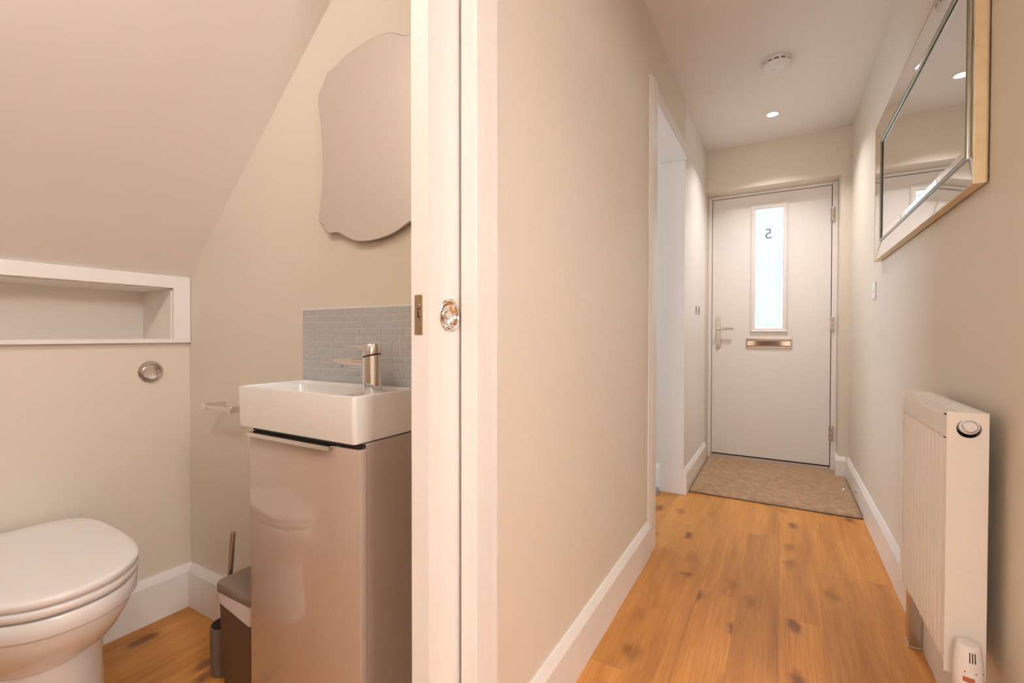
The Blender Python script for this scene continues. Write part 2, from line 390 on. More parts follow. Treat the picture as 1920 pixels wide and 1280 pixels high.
# lounge opening added opposite the cloakroom, out of view, to let fill light in
bm = B(); box(bm, 0.515, 3.6, -2.4, -2.3, 0, CH); box(bm, 3.5, 3.6, -2.3, 1.7, 0, CH); box(bm, 0.515, 3.6, 1.7, 1.8, 0, CH); box(bm, 0.515, 0.60, -2.3, -1.10, 0, CH)
struct('wall_lounge', bm, CEIL, 'pale lounge walls beyond the opening opposite the cloakroom')
bm = B(); box(bm, 0.515, 3.6, -2.4, 1.8, CH, CH + 0.1)
struct('ceiling_lounge', bm, CEIL, 'white lounge ceiling beyond the opening opposite the cloakroom')
bm = B(); box(bm, 0.70, 3.6, -2.4, 1.8, -0.10, 0.0)
struct('floor_lounge', bm, OAK, 'oak lounge floor beyond the opening opposite the cloakroom')
bm = B(); box(bm, WR - 0.012, WR + 0.112, 1.115, 1.1395, 0, 2.055, bev=0.0015); box(bm, WR - 0.012, WR + 0.112, -1.0995, -1.075, 0, 2.055, bev=0.0015); box(bm, WR - 0.012, WR + 0.112, -1.0995, 1.1395, 2.055, 2.0795, bev=0.0015)
struct('trim_6', bm, GLOSS, 'white lining of the lounge opening opposite the cloakroom')

# ---- skirtings
def skirt_pts(s=1):
    return [(0, 0), (0.018, 0), (0.018, SK - 0.026), (0.0155, SK - 0.020), (0.010, SK - 0.008), (0.006, SK), (0, SK)]
def skirting(name, axis, pos, direction, a, b, label, parent=None):
    bm = B(); pts = [(pos + direction * p[0], p[1]) for p in skirt_pts()]
    prism(bm, pts, axis, a, b)
    return struct(name, bm, GLOSS, label)
skirting('baseboard_left', 'y', WL, 1, 0.842, 2.128, 'white moulded skirting along the beige left hall wall')
skirting('baseboard_right', 'y', WR, -1, 1.14, YE - 0.0, 'white moulded skirting along the right hall wall')
skirting('baseboard_nib', 'x', YE, -1, 0.355 - 0.018, WR - 0.0185, 'short white skirting return beside the front door')
skirting('baseboard_reveal', 'y', 0.355, -1, YE - 0.0005, YF - 0.002, 'white skirting inside the front door recess')
skirting('baseboard_niche', 'y', XN, 1, YT, YS - 0.0, 'white skirting below the flush button')
skirting('baseboard_basin', 'x', YS, -1, XN + 0.0185, XT - 0.001, 'white skirting behind the grey bin')
skirting('baseboard_beyond', 'x', 3.12, -1, -2.3, -0.674, 'white skirting glimpsed through the hall doorway')

# ---- pocket door lining + architraves
bm = B()
box(bm, -0.550, -0.512, 0.745, PY0 - 0.0005, 0, 2.09, bev=0.0015)
prism(bm, [(-0.512, 0.775 - 0.001), (-0.512, 0.800), (-0.5115, 0.806), (-0.516, 0.812), (-0.5145, 0.824), (-0.5185, 0.839), (WL + 0.0003, 0.842), (WL + 0.0003, 0.774)], 'z', 0, 2.14)
box(bm, -0.640, -0.604, 0.745, PY0 - 0.0005, 0, 2.09, bev=0.0015)
struct('trim_3', bm, GLOSS, 'white lining and architrave of the sliding cloakroom door')
bm = B()
box(bm, -0.640, -0.512, -0.13, -0.10, 0, 2.06, bev=0.0015)
box(bm, -0.640, -0.512, -0.13, 0.7445, 2.06, 2.09, bev=0.0015)
box(bm, WL + 0.0003, -0.508, -0.20, -0.1295, 0, 2.14, bev=0.004); box(bm, WL + 0.0003, -0.508, -0.129, 0.773, 2.0905, 2.14, bev=0.004)
struct('trim_4', bm, GLOSS, 'white head and near jamb of the cloakroom doorway')
# ---- second doorway (hall left): near architrave, lining, head
bm = B()
def arch_v(y0, y1, z1):
    prism(bm, [(WL + 0.0003, y0), (WL + 0.007, y0), (WL + 0.010, y0 + 0.02), (WL + 0.014, y0 + 0.028), (WL + 0.016, y1), (WL + 0.0003, y1)], 'z', 0, z1)
arch_v(2.130, 2.222, 2.178)
box(bm, -0.672, WL + 0.013, 2.2255, 2.240, 0, 2.096, bev=0.001)
box(bm, -0.672, WL + 0.013, 2.2405, 3.049, 2.096, 2.124, bev=0.001)
prism(bm, [(WL + 0.0003, 2.100), (WL + 0.016, 2.100), (WL + 0.014, 2.146), (WL + 0.010, 2.154), (WL + 0.007, 2.178), (WL + 0.0003, 2.178)], 'y', 2.2225, 3.0485)
struct('trim_5', bm, GLOSS, 'white architrave and lining of the second hall doorway')

# ================================================================== THINGS
# ---- built-in hall cupboard beside the front door
cup = thing('hall_cupboard', 'white built-in hall cupboard with two flush doors and finger pulls', 'cupboard', (-0.60, 3.5, 0))
CX = WL - 0.001
bm = B()
box(bm, -0.672, CX, 3.05, 3.155, 0, CH - 0.001); box(bm, -0.672, CX, 3.155, YE - 0.001, 2.152, CH - 0.001)
box(bm, -0.672, CX, 3.155, YE - 0.001, 0, 0.10); box(bm, -0.672, CX, 3.905, YE - 0.001, 0.10, 2.152); box(bm, -0.672, -0.645, 3.155, 3.905, 0.10, 2.152)
fin('surround', bm, GLOSS, cup)
for a, b, py in ((3.158, 3.5715, 3.505), (3.5745, 3.902, 3.64)):
    bm = B(); box(bm, CX - 0.020, CX + 0.0005, a, b, 0.103, 2.149, bev=0.001)
    d = fin('door', bm, GLOSS, cup)
    bm = B(); lathe(bm, [(0.033, 0), (0.033, 0.0025), (0.029, 0.003), (0.027, 0.001), (0.012, 0.0006)], (CX + 0.0005, py, 1.183), 'x', 28, True, True)
    fin('finger_pull', bm, STEEL, d, True, 'dark metal recessed finger pull')
bm = B(); prism(bm, [(CX + p[0], p[1]) for p in skirt_pts()], 'y', 3.05, YE - 0.001)
fin('plinth', bm, GLOSS, cup)

# ---- sliding pocket door (opened into the wall)
pd = thing('door_1', None, None, (-0.577, 0.95, 0)); pd['kind'] = 'structure'; pd['label'] = 'white sliding pocket door slid almost fully into the wall'
PC = (-0.557, 0.7175, 1.039)
bm = B(); XI = -0.572
box(bm, -0.598, XI, 0.655, 1.42, 0.008, 2.055)
q0, q1, q2, q3 = PC[1] - 0.04, PC[1] + 0.04, PC[2] - 0.04, PC[2] + 0.04
box(bm, XI, -0.557, 0.655, q0, 0.008, 2.055); box(bm, XI, -0.557, q1, 1.42, 0.008, 2.055); box(bm, XI, -0.557, q0, q1, 0.008, q2); box(bm, XI, -0.557, q0, q1, q3, 2.055)
n = 48; sq = []; ci = []
for k in range(n):
    a_ = 2 * math.pi * (k + 0.5) / n; c_, s_ = math.cos(a_), math.sin(a_); t_ = 0.04 / max(abs(c_), abs(s_))
    sq.append((PC[1] + c_ * t_, PC[2] + s_ * t_)); ci.append((PC[1] + 0.029 * c_, PC[2] + 0.029 * s_))
for c in ((q0, q2), (q0, q3), (q1, q2), (q1, q3)):
    k = min(range(n), key=lambda q: (sq[q][0] - c[0]) ** 2 + (sq[q][1] - c[1]) ** 2); sq[k] = c
loft(bm, [[(-0.557, *p) for p in sq], [(-0.557, *p) for p in ci], [(XI, *p) for p in ci]], False, False)
leaf = fin('leaf', bm, GLOSS, pd)
bm = B(); lathe(bm, [(0.0285, -0.0006), (0.0320, 0.0002), (0.0318, 0.0018), (0.0300, 0.0030), (0.0275, 0.0022), (0.0262, -0.0005), (0.0250, -0.006), (0.0215, -0.0105), (0.015, -0.0128), (0.006, -0.0135)], PC, 'x', 56, False, True)
pull = fin('flush_pull', bm, CHROME, pd, True, 'round polished chrome flush pull')
bm = B(); lathe(bm, [(0.0090, -0.0125), (0.0090, -0.0030), (0.0080, -0.0015), (0.003, -0.0012)], PC, 'x', 28)
fin('thumb_turn', bm, CHROME, pull, True)
bm = B(); box(bm, -0.589, -0.570, 0.6535, 0.6555, 1.001, 1.075, bev=0.0005)
plate = fin('lock_plate', bm, BRASS, pd, False, 'satin brass lock plate on the door edge')
for z in (1.0175, 1.0555):
    bm = B(); lathe(bm, [(0.0036, -0.0014), (0.0034, -0.0004), (0.0026, 0.0)], (-0.5795, 0.6535, z), 'y', 16); fin('screw', bm, NICKEL, plate, True)
bm = B(); box(bm, -0.5812, -0.5790, 0.6531, 0.6540, 1.0335, 1.0445); box(bm, -0.5812, -0.5755, 0.6531, 0.6540, 1.0325, 1.0350); box(bm, -0.5825, -0.5760, 0.6531, 0.6540, 1.0475, 1.0498)
fin('hook_slot', bm, DARK, plate)

# ---- front door, frame, furniture
fd = thing('door_2', None, None, (-0.085, 4.12, 0)); fd['kind'] = 'structure'; fd['label'] = 'white front door with a tall frosted pane and chrome letter plate'
LX0, LX1, LZ0, LZ1, LY = -0.488, 0.315, 0.044, 2.100, 4.115
bm = B()
box(bm, WL + 0.001, LX0 - 0.004, YF, 4.19, 0, 2.123, bev=0.003); box(bm, LX1 + 0.005, 0.354, YF, 4.19, 0, 2.123, bev=0.003)
box(bm, LX0 - 0.004, LX1 + 0.005, YF, 4.19, LZ1 + 0.004, 2.123, bev=0.003)
box(bm, LX0 - 0.004, LX1 + 0.005, YF + 0.03, 4.19, 0, 0.030)
fin('frame', bm, UPVC, fd)
bm = B()  # dark strips added behind the leaf edges to block sky light in the gaps
box(bm, LX0 - 0.010, LX0 + 0.012, LY + 0.046, LY + 0.060, 0.03, LZ1 + 0.012); box(bm, LX1 - 0.012, LX1 + 0.012, LY + 0.046, LY + 0.060, 0.03, LZ1 + 0.012)
box(bm, LX0 - 0.010, LX1 + 0.012, LY + 0.046, LY + 0.060, LZ1 - 0.012, LZ1 + 0.012); box(bm, LX0 - 0.010, LX1 + 0.012, LY + 0.020, LY + 0.060, 0.0301, 0.0415)
fin('gap_light_stop', bm, DARK, fd, False, 'dark strip added to stop daylight in the door gap')
GX0, GX1, GZ0, GZ1 = -0.176, 0.0035, 1.060, 1.968
bm = B(); 
def leafpts():
    for a in ((LX0, GX0 - 0.02, LZ0, LZ1), (GX1 + 0.02, LX1, LZ0, LZ1), (GX0 - 0.02, GX1 + 0.02, LZ0, GZ0 - 0.02), (GX0 - 0.02, GX1 + 0.02, GZ1 + 0.02, LZ1)): yield a
for a in leafpts(): box(bm, a[0], a[1], LY, LY + 0.044, a[2], a[3])
lf = fin('leaf', bm, UPVC, fd)
# stepped glazing frame, mitred: outer bead + inner slope
def frame_ring(bm, x0, x1, z0, z1, prof):
    """prof: (inset, y) pairs; rectangle ring profile lofted"""
    rings = []
    for ins, y in prof:
        rings.append([(x0 + ins, y, z0 + ins), (x1 - ins, y, z0 + ins), (x1 - ins, y, z1 - ins), (x0 + ins, y, z1 - ins)])
    loft(bm, rings, False, False)
bm = B(); frame_ring(bm, -0.212, 0.044, 1.026, 2.022, [(0, LY), (0.002, LY - 0.012), (0.009, LY - 0.016), (0.014, LY - 0.010), (0.030, LY - 0.008), (0.036, LY + 0.006), (0.036, LY + 0.02)])
gf = fin('glazing_frame', bm, UPVC, fd)
bm = B(); box(bm, GX0 + 0.005, GX1 - 0.005, LY + 0.018, LY + 0.022, GZ0 + 0.004, GZ1 - 0.001)
pane = fin('pane', bm, FROST, fd, False, 'frosted glass pane with a clear border')
bm = B(); frame_ring(bm, GX0, GX1, GZ0, GZ1, [(0, LY + 0.0195), (0.0049, LY + 0.0195)])
fin('clear_border', bm, CLEAR, pane)
# house number, reads from outside
fc = bpy.data.curves.new('digit', 'FONT'); fc.body = '5'; fc.size = 0.110; fc.extrude = 0.0006; fc.align_x = 'CENTER'
to = bpy.data.objects.new('digit', fc); COL.objects.link(to)
bpy.context.view_layer.update()
me = bpy.data.meshes.new_from_object(to); bpy.data.objects.remove(to)
me.transform(Matrix.Translation((-0.0905, LY + 0.0172, 1.757)) @ Matrix.Rotation(R(180), 4, 'Z') @ Matrix.Rotation(R(90), 4, 'X'))
me.transform(Matrix.Translation(-ORG[fd])); me.materials.clear(); me.materials.append(NUM)
n5 = link('house_number', me, pane); n5['label'] = 'figure 5 seen from behind'
# letter plate
bm = B(); frame_ring(bm, -0.240, 0.076, 0.905, 0.979, [(0, LY), (0, LY - 0.008), (0.004, LY - 0.011), (0.010, LY - 0.010), (0.012, LY - 0.004)])
lp = fin('letter_plate', bm, CHROME, fd, False, 'polished chrome letter plate')
bm = B(); prof = [(LY - 0.0015, 0.917), (LY - 0.008, 0.919), (LY - 0.0095, 0.924), (LY - 0.0095, 0.958), (LY - 0.0105, 0.961), (LY - 0.0075, 0.967), (LY - 0.001, 0.967)]
prism(bm, prof, 'x', -0.228, 0.064); fin('flap', bm, CHROME, lp)
# handle
bm = B(); loft(bm, [[(x, y, z) for x, z in rrect(-0.4565 + i, -0.4255 - i, 0.897 + i, 1.151 - i, 0.013)] for y, i in ((LY, 0), (LY - 0.007, 0), (LY - 0.010, 0.003))])
bp_ = fin('handle_plate', bm, NICKEL, fd, True)
bm = B(); tube(bm, (-0.441, LY - 0.010, 1.056), (-0.441, LY - 0.042, 1.056), 0.009)
loft(bm, [[(x, y, z) for y, z in rrect(LY - 0.050, LY - 0.036, 1.048, 1.066 - t, 0.005)] for x, t in ((-0.452, 0), (-0.40, 0), (-0.327, 0.003))])
fin('lever', bm, CHROME, bp_, True)
bm = B(); lathe(bm, [(0.009, 0), (0.009, -0.003), (0.006, -0.004)], (-0.441, LY - 0.010, 0.925), 'y', 20); fin('key_cylinder', bm, STEEL, bp_, True)
# hinges
for z0, z1 in ((1.829, 1.937), (1.032, 1.137), (0.229, 0.338)):
    bm = B(); box(bm, 0.309, 0.3165, LY - 0.004, LY, z0 + 0.004, z1 - 0.004, bev=0.001); box(bm, 0.3225, 0.340, YF - 0.004, YF - 0.0003, z0, z1, bev=0.001)
    h = fin('hinge', bm, NICKEL, fd, False)
    h3 = (z1 - z0) / 3
    for k in range(3):
        bm = B(); lathe(bm, [(0.0075, 0.0015), (0.0085, 0.003), (0.0085, h3 - 0.003), (0.0075, h3 - 0.0015)], (0.323, YF - 0.010, z0 + h3 * k), 'z', 16)
        fin('knuckle', bm, NICKEL, h, True)

# ---- door mat
bm = B(); nx, ny = 110, 120
MX0, MX1, MY0, MY1 = -0.503, 0.3945, 3.125, 4.098
rnd = random.Random(3)
grid = [[None] * (ny + 1) for _ in range(nx + 1)]
for i in range(nx + 1):
    for j in range(ny + 1):
        x = MX0 + (MX1 - MX0) * i / nx; y = MY0 + (MY1 - MY0) * j / ny
        if x > 0.336 and y > YE - 0.019: x = min(x, 0.336)
        edge = i in (0, nx) or j in (0, ny)
        z = 0.001 if edge else 0.0190 + rnd.uniform(-0.0016, 0.0016)
        if j in (0,): y += rnd.uniform(-0.002, 0.002)
        grid[i][j] = bm.verts.new((x, y, z))
for i in range(nx):
    for j in range(ny):
        bm.faces.new((grid[i][j], grid[i + 1][j], grid[i + 1][j + 1], grid[i][j + 1]))
bmesh.ops.remove_doubles(bm, verts=bm.verts, dist=0.00005)
for v in bm.verts: v.co.z += 0.002
dm = thing('door_mat', 'fawn carpet door mat lying in front of the front door', 'door mat', ((MX0 + MX1) / 2, (MY0 + MY1) / 2, 0))
fin('pile', bm, PILE, dm, True, angle=80)
bm = B(); box(bm, MX0, MX1 - 0.002, MY0 - 0.0035, MY0 + 0.03, 0.0, 0.006, bev=0.001); box(bm, MX0, 0.336, MY0 + 0.03, MY1, 0.0, 0.004); fin('edge_shade_backing', bm, BINB, dm)  # dark backing, its front strip standing in for the shadow line along the mat

# ---- door stop on the skirting
ds = thing('door_stop', 'small chrome rod door stop fixed to the right skirting', 'door stop', (0.36, 3.388, 0.078))
bm = B(); lathe(bm, [(0.011, 0), (0.011, -0.004), (0.006, -0.006)], (WR - 0.018, 3.388, 0.078), 'x', 20); fin('rosette', bm, CHROME, ds, True)
bm = B(); tube(bm, (WR - 0.020, 3.388, 0.078), (0.335, 3.388, 0.080), 0.0035, 0.003); fin('rod', bm, STEEL, ds, True)
bm = B(); lathe(bm, [(0.004, 0), (0.007, -0.001), (0.007, -0.008), (0.004, -0.010)], (0.336, 3.388, 0.080), 'x', 18); fin('tip', bm, PLASTIC, ds, True)

# ---- switch on right wall
sw = thing('light_switch', 'white light switch plate on the right wall below the mirror', 'light switch', (WR, 2.995, 1.231))
bm = B(); box(bm, WR - 0.0055, WR - 0.0003, 2.952, 3.038, 1.188, 1.274, bev=0.003); fin('plate', bm, PLASTIC, sw)
bm = B(); prism(bm, [(WR - 0.0053, 1.221), (WR - 0.009, 1.221), (WR - 0.0065, 1.245), (WR - 0.0053, 1.245)], 'y', 2.985, 3.005); fin('rocker', bm, PLASTIC, sw)

# ---- hall mirror
HY0, HY1, HZ0, HZ1 = 1.483, 2.815, 1.356, 1.992
hm = thing('hall_mirror', 'rectangular hall mirror with mirrored border and champagne gold edge', 'mirror', (WR, (HY0 + HY1) / 2, HZ0))
FX, IX, BX = 0.386, 0.3985, WR - 0.003   # lip, inner edge of the mirrored strips, back
FWD = 0.082
def ring_x(bm, prof):
    rings = [[(x, HY0 + i, HZ0 + i), (x, HY1 - i, HZ0 + i), (x, HY1 - i, HZ1 - i), (x, HY0 + i, HZ1 - i)] for i, x in prof]
    loft(bm, rings, False, False)
bm = B(); ring_x(bm, [(0.002, BX), (0, BX - 0.004), (0, FX + 0.002), (0.001, FX), (0.0025, FX), (0.0030, FX + 0.004)]); fin('frame_edge', bm, GOLD, hm, False, 'champagne gold painted outer edge')
bm = B(); box(bm, BX - 0.008, BX, HY0 + 0.003, HY1 - 0.003, HZ0 + 0.003, HZ1 - 0.003); fin('backing', bm, DARK, hm)
# four mirrored strips, mitred with a hairline between them
a, b, xa, xb = 0.0030, FWD, FX + 0.0015, IX
g = 0.0009
def quad(name, P, mat, label=None):
    bm = B(); P = [Vector(p) for p in P]
    n = (P[1] - P[0]).cross(P[2] - P[0]).normalized()
    if n.x < 0: n = -n
    F = [bm.verts.new(p) for p in P]; K = [bm.verts.new(p + n * 0.003) for p in P]
    bm.faces.new(F); bm.faces.new(K[::-1])
    for i in range(len(P)): bm.faces.new((F[i], F[(i + 1) % len(P)], K[(i + 1) % len(P)], K[i]))
    # narrow polished bevel on the front edges
    return fin(name, bm, mat, hm, False, label)
quad('mirror_strip', [(xa, HY0 + a + g, HZ0 + a), (xa, HY1 - a - g, HZ0 + a), (xb, HY1 - b - g, HZ0 + b), (xb, HY0 + b + g, HZ0 + b)], MIRROR)
quad('mirror_strip', [(xa, HY0 + a + g, HZ1 - a), (xa, HY1 - a - g, HZ1 - a), (xb, HY1 - b - g, HZ1 - b), (xb, HY0 + b + g, HZ1 - b)], MIRROR)
quad('mirror_strip', [(xa, HY0 + a, HZ0 + a + g), (xa, HY0 + a, HZ1 - a - g), (xb, HY0 + b, HZ1 - b - g), (xb, HY0 + b, HZ0 + b + g)], MIRROR)
quad('mirror_strip', [(xa, HY1 - a, HZ0 + a + g), (xa, HY1 - a, HZ1 - a - g), (xb, HY1 - b, HZ1 - b - g), (xb, HY1 - b, HZ0 + b + g)], MIRROR)
bm = B(); ring_x(bm, [(FWD, IX + 0.002), (FWD + 0.001, IX - 0.003), (FWD + 0.005, IX - 0.0055), (FWD + 0.010, IX - 0.004), (FWD + 0.013, IX + 0.001)]); fin('inner_bead', bm, BEAD, hm, True, 'narrow gilt bead')
bm = B(); i1 = FWD + 0.012; i2 = FWD + 0.034
ring_x(bm, [(i1, IX + 0.0030), (i2, IX + 0.0012)]); fin('glass_bevel', bm, MIRRORC, hm)
bm = B(); box(bm, IX + 0.0012, IX + 0.005, HY0 + i2, HY1 - i2, HZ0 + i2, HZ1 - i2); fin('glass', bm, MIRROR, hm)

# ---- radiator
RY0, RY1, RX0, RX1, RZ0, RZ1 = 1.362, 1.800, 0.318, 0.386, 0.258, 0.834
rad = thing('radiator', 'white ribbed panel radiator low on the right hall wall', 'radiator', (0.35, 1.58, RZ0))
nfl = 13; pitch = (RY1 - RY0 - 0.024) / nfl
bm = B()
box(bm, RX0 + 0.0090, RX0 + 0.0135, RY0 + 0.0045, RY1 - 0.0045, RZ0 + 0.004, RZ1 - 0.012, bev=0.002)
box(bm, RX0 + 0.0015, RX0 + 0.0095, RY0 + 0.0045, RY1 - 0.0045, RZ1 - 0.060, RZ1 - 0.012, bev=0.0018)
fp = fin('front_panel', bm, RADM, rad)
prof = []
for k in range(13):
    t = k / 12; prof.append((-0.5 + t, math.sin(math.pi * t) ** 0.5))
ribm = None
for k in range(nfl):
    yc = RY0 + 0.012 + pitch * (k + 0.5); hw = pitch * 0.32
    if ribm is None:
        bm = B(); rings = []
        for z, f in ((RZ0 + 0.006, 0.02), (RZ0 + 0.009, 0.55), (RZ0 + 0.014, 0.9), (RZ0 + 0.020, 1.0), (RZ1 - 0.075, 1.0), (RZ1 - 0.066, 0.8), (RZ1 - 0.0605, 0.25)):
            rings.append([(RX0 + 0.0093, yc + p * 2 * hw, z) if q < 1e-3 else (RX0 + 0.0090 - 0.0075 * q * f, yc + p * 2 * hw, z) for p, q in prof])
        loft(bm, rings); r0 = fin('rib', bm, RADM, fp, True, None, 60); ribm = r0; y00 = yc
    else:
        o = ribm.copy(); COL.objects.link(o); o.parent = fp; o.location = (0, yc - y00, 0)
bm = B(); box(bm, RX1 - 0.012, RX1 - 0.002, RY0 + 0.004, RY1 - 0.004, RZ0 + 0.004, RZ1 - 0.012, bev=0.003); fin('rear_panel', bm, RADM, rad)
# side plates; near one has a round opening for the vent plug
def side(y0, y1, hole):
    bm = B()
    X0, X1, Z0, Z1 = RX0, RX1, RZ0, RZ1
    if not hole:
        box(bm, X0, X1, y0, y1, Z0, Z1, bev=0.0015); return fin('side_plate', bm, RADM, rad)
    cx, cz, r = 0.354, 0.799, 0.0205; n = 32
    out = []
    for i in range(n):
        a = 2 * math.pi * i / n; dx, dz = math.cos(a), math.sin(a)
        tx = ((X1 - cx) / dx if dx > 1e-6 else (X0 - cx) / dx if dx < -1e-6 else 1e9); tz = ((Z1 - cz) / dz if dz > 1e-6 else (0.745 - cz) / dz if dz < -1e-6 else 1e9)
        t = min(tx, tz); out.append((cx + dx * t, cz + dz * t))
    # snap nearest samples onto the four corners
    for c in ((X0, Z1), (X1, Z1), (X0, 0.745), (X1, 0.745)):
        k = min(range(n), key=lambda q: (out[q][0] - c[0]) ** 2 + (out[q][1] - c[1]) ** 2); out[k] = c
    inn = [(cx + r * math.cos(2 * math.pi * i / n), cz + r * math.sin(2 * math.pi * i / n)) for i in range(n)]
    loft(bm, [[(p[0], y1, p[1]) for p in out], [(p[0], y0, p[1]) for p in out], [(p[0], y0, p[1]) for p in inn], [(p[0], y1, p[1]) for p in inn]], False, False)
    box(bm, X0, X1, y0, y1, Z0, 0.745)
    bmesh.ops.remove_doubles(bm, verts=bm.verts, dist=0.00001)
    return fin('side_plate', bm, RADM, rad)
side(RY0, RY0 + 0.0035, True); side(RY1 - 0.0035, RY1, False)
bm = B(); box(bm, RX0 + 0.004, RX1 - 0.004, RY0 + 0.03, RY0 + 0.04, 0.77, 0.825); fin('inner_web', bm, DARK, rad)
# top grille: rim and cross slats
bm = B(); box(bm, RX0 + 0.007, RX0 + 0.012, RY0 + 0.0036, RY1 - 0.0036, RZ1 - 0.012, RZ1); box(bm, RX1 - 0.006, RX1 - 0.0005, RY0 + 0.0036, RY1 - 0.0036, RZ1 - 0.012, RZ1)
box(bm, RX0 + 0.012, RX1 - 0.006, RY0 + 0.0036, RY1 - 0.0036, RZ1 - 0.0035, RZ1 - 0.001)
gr = fin('top_grille', bm, RADM, rad)
for k in range(14):
    y = RY0 + 0.030 + k * (RY1 - RY0 - 0.06) / 13
    bm = B(); box(bm, RX0 + 0.016, RX1 - 0.011, y - 0.005, y + 0.005, RZ1 - 0.0012, RZ1 + 0.0004); fin('slat', bm, RADM, gr)
bm = B(); lathe(bm, [(0.018, 0.030), (0.018, 0.004), (0.0165, 0.000), (0.014, -0.001), (0.0135, 0.004), (0.0115, 0.004), (0.011, -0.006), (0.0095, -0.0085), (0.004, -0.0085), (0.0035, -0.006)], (0.355, RY0, 0.8035), 'y', 32); fin('vent_plug', bm, PLASTIC, rad, True)
for y in (RY0 + 0.16, RY1 - 0.10):
    bm = B(); box(bm, RX1 - 0.002, WR - 0.0003, y - 0.012, y + 0.012, 0.34, 0.76, bev=0.002); fin('wall_bracket', bm, RADM, rad)

# ---- thermostatic valve
TC = (0.346, 1.318, 0)
tv = thing('radiator_valve', 'white thermostatic radiator valve with chrome tail at the radiator end', 'valve', TC)
bm = B(); tube(bm, (TC[0], TC[1], 0.0), (TC[0], TC[1], 0.235), 0.0075); fin('pipe', bm, CHROME, tv, True)
bm = B(); lathe(bm, [(0.010, 0.185), (0.014, 0.195), (0.014, 0.245), (0.011, 0.262)], TC, 'z', 20); tube(bm, (TC[0], TC[1], 0.215), (TC[0], RY0 - 0.001, 0.215), 0.011); fin('valve_body', bm, CHROME, tv, True)
bm = B(); lathe(bm, [(0.020, 0.255), (0.0245, 0.262), (0.0248, 0.300), (0.0242, 0.312), (0.0205, 0.345), (0.0195, 0.352), (0.0175, 0.3545), (0.010, 0.3555)], TC, 'z', 40); hd = fin('thermostatic_head', bm, PLASTIC, tv, True)
for k in range(3):
    a = R(262 + 11 * k); bm = B()
    r0 = 0.0202; c, s = math.cos(a), math.sin(a)
    for z0, z1, ra, rb in ((0.324, 0.344, 0.0233, 0.0208),):
        t = 0.0009; P = []
        for z, rr in ((z0, ra), (z1, rb)):
            for sg in (-1, 1): P.append(Vector((TC[0] + c * rr - s * t * sg, TC[1] + s * rr + c * t * sg, z)))
        q = [P[0], P[1], P[3], P[2]]; inn = [Vector((TC[0] + (p.x - TC[0]) * 0.95, TC[1] + (p.y - TC[1]) * 0.95, p.z)) for p in q]
        out = [Vector((TC[0] + (p.x - TC[0]) * 1.006, TC[1] + (p.y - TC[1]) * 1.006, p.z)) for p in q]
        loft(bm, [inn, out])
    fin('slot', bm, DARK, hd)
for k, a in enumerate((245, 285, 318)):
    bm = B(); aa = R(a); d = Vector((math.cos(aa), math.sin(aa), 0)); p = Vector((TC[0], TC[1], 0.304)) + d * 0.0246
    tube(bm, p - d * 0.001, p + d * 0.0006, 0.0012, seg=10); fin('scale_mark', bm, DARK, hd)
bm = B(); rings = []
for a in range(238, 281, 6):
    aa = R(a); rings.append([(TC[0] + math.cos(aa) * r, TC[1] + math.sin(aa) * r, z) for r, z in ((0.0243, 0.284), (0.0253, 0.284), (0.0253, 0.294), (0.0243, 0.294))])
loft(bm, rings); fin('indicator_window', bm, REDM, hd, False, 'red indicator window')

# ---- pipe cover at the far end
pc = thing('pipe_cover', 'small metallic pipe cover standing by the skirting under the radiator', 'pipe cover', (0.379, 1.925, 0))
bm = B(); box(bm, 0.363, WR - 0.0185, 1.915, 1.962, 0.0005, 0.17, bev=0.002); fin('shroud', bm, NICKEL, pc)
bm = B(); box(bm, 0.3605, WR - 0.0185, 1.912, 1.965, 0.0, 0.006, bev=0.0015); fin('foot_flange', bm, NICKEL, pc)

# ---- ceiling: smoke alarm and downlights
sa = thing('smoke_alarm', 'round white smoke alarm on the hall ceiling', 'smoke alarm', (-0.03, 2.83, CH))
bm = B(); lathe(bm, [(0.066, -0.0003), (0.067, -0.004), (0.066, -0.011), (0.056, -0.013)], (-0.03, 2.83, CH), 'z', 48); fin('base', bm, PLASTIC, sa, True)
bm = B(); lathe(bm, [(0.0585, -0.012), (0.0585, -0.0225)], (-0.03, 2.83, CH), 'z', 48); fin('vent_gap', bm, DARK, sa, True)
for k in range(12):
    a = 2 * math.pi * (k + 0.5) / 12; bm = B(); c = Vector((-0.03 + 0.062 * math.cos(a), 2.83 + 0.062 * math.sin(a), CH - 0.0165))
    tube(bm, c + Vector((0, 0, 0.005)), c - Vector((0, 0, 0.005)), 0.006, seg=10); fin('rib', bm, PLASTIC, sa, True)
bm = B(); lathe(bm, [(0.066, -0.0205), (0.067, -0.023), (0.065, -0.030), (0.056, -0.038), (0.030, -0.043), (0.004, -0.044)], (-0.03, 2.83, CH), 'z', 48); fin('cap', bm, PLASTIC, sa, True)
bm = B(); lathe(bm, [(0.010, -0.043), (0.010, -0.046), (0.008, -0.047)], (-0.045, 2.83, CH), 'z', 20); fin('test_button', bm, PLASTIC, sa, True)

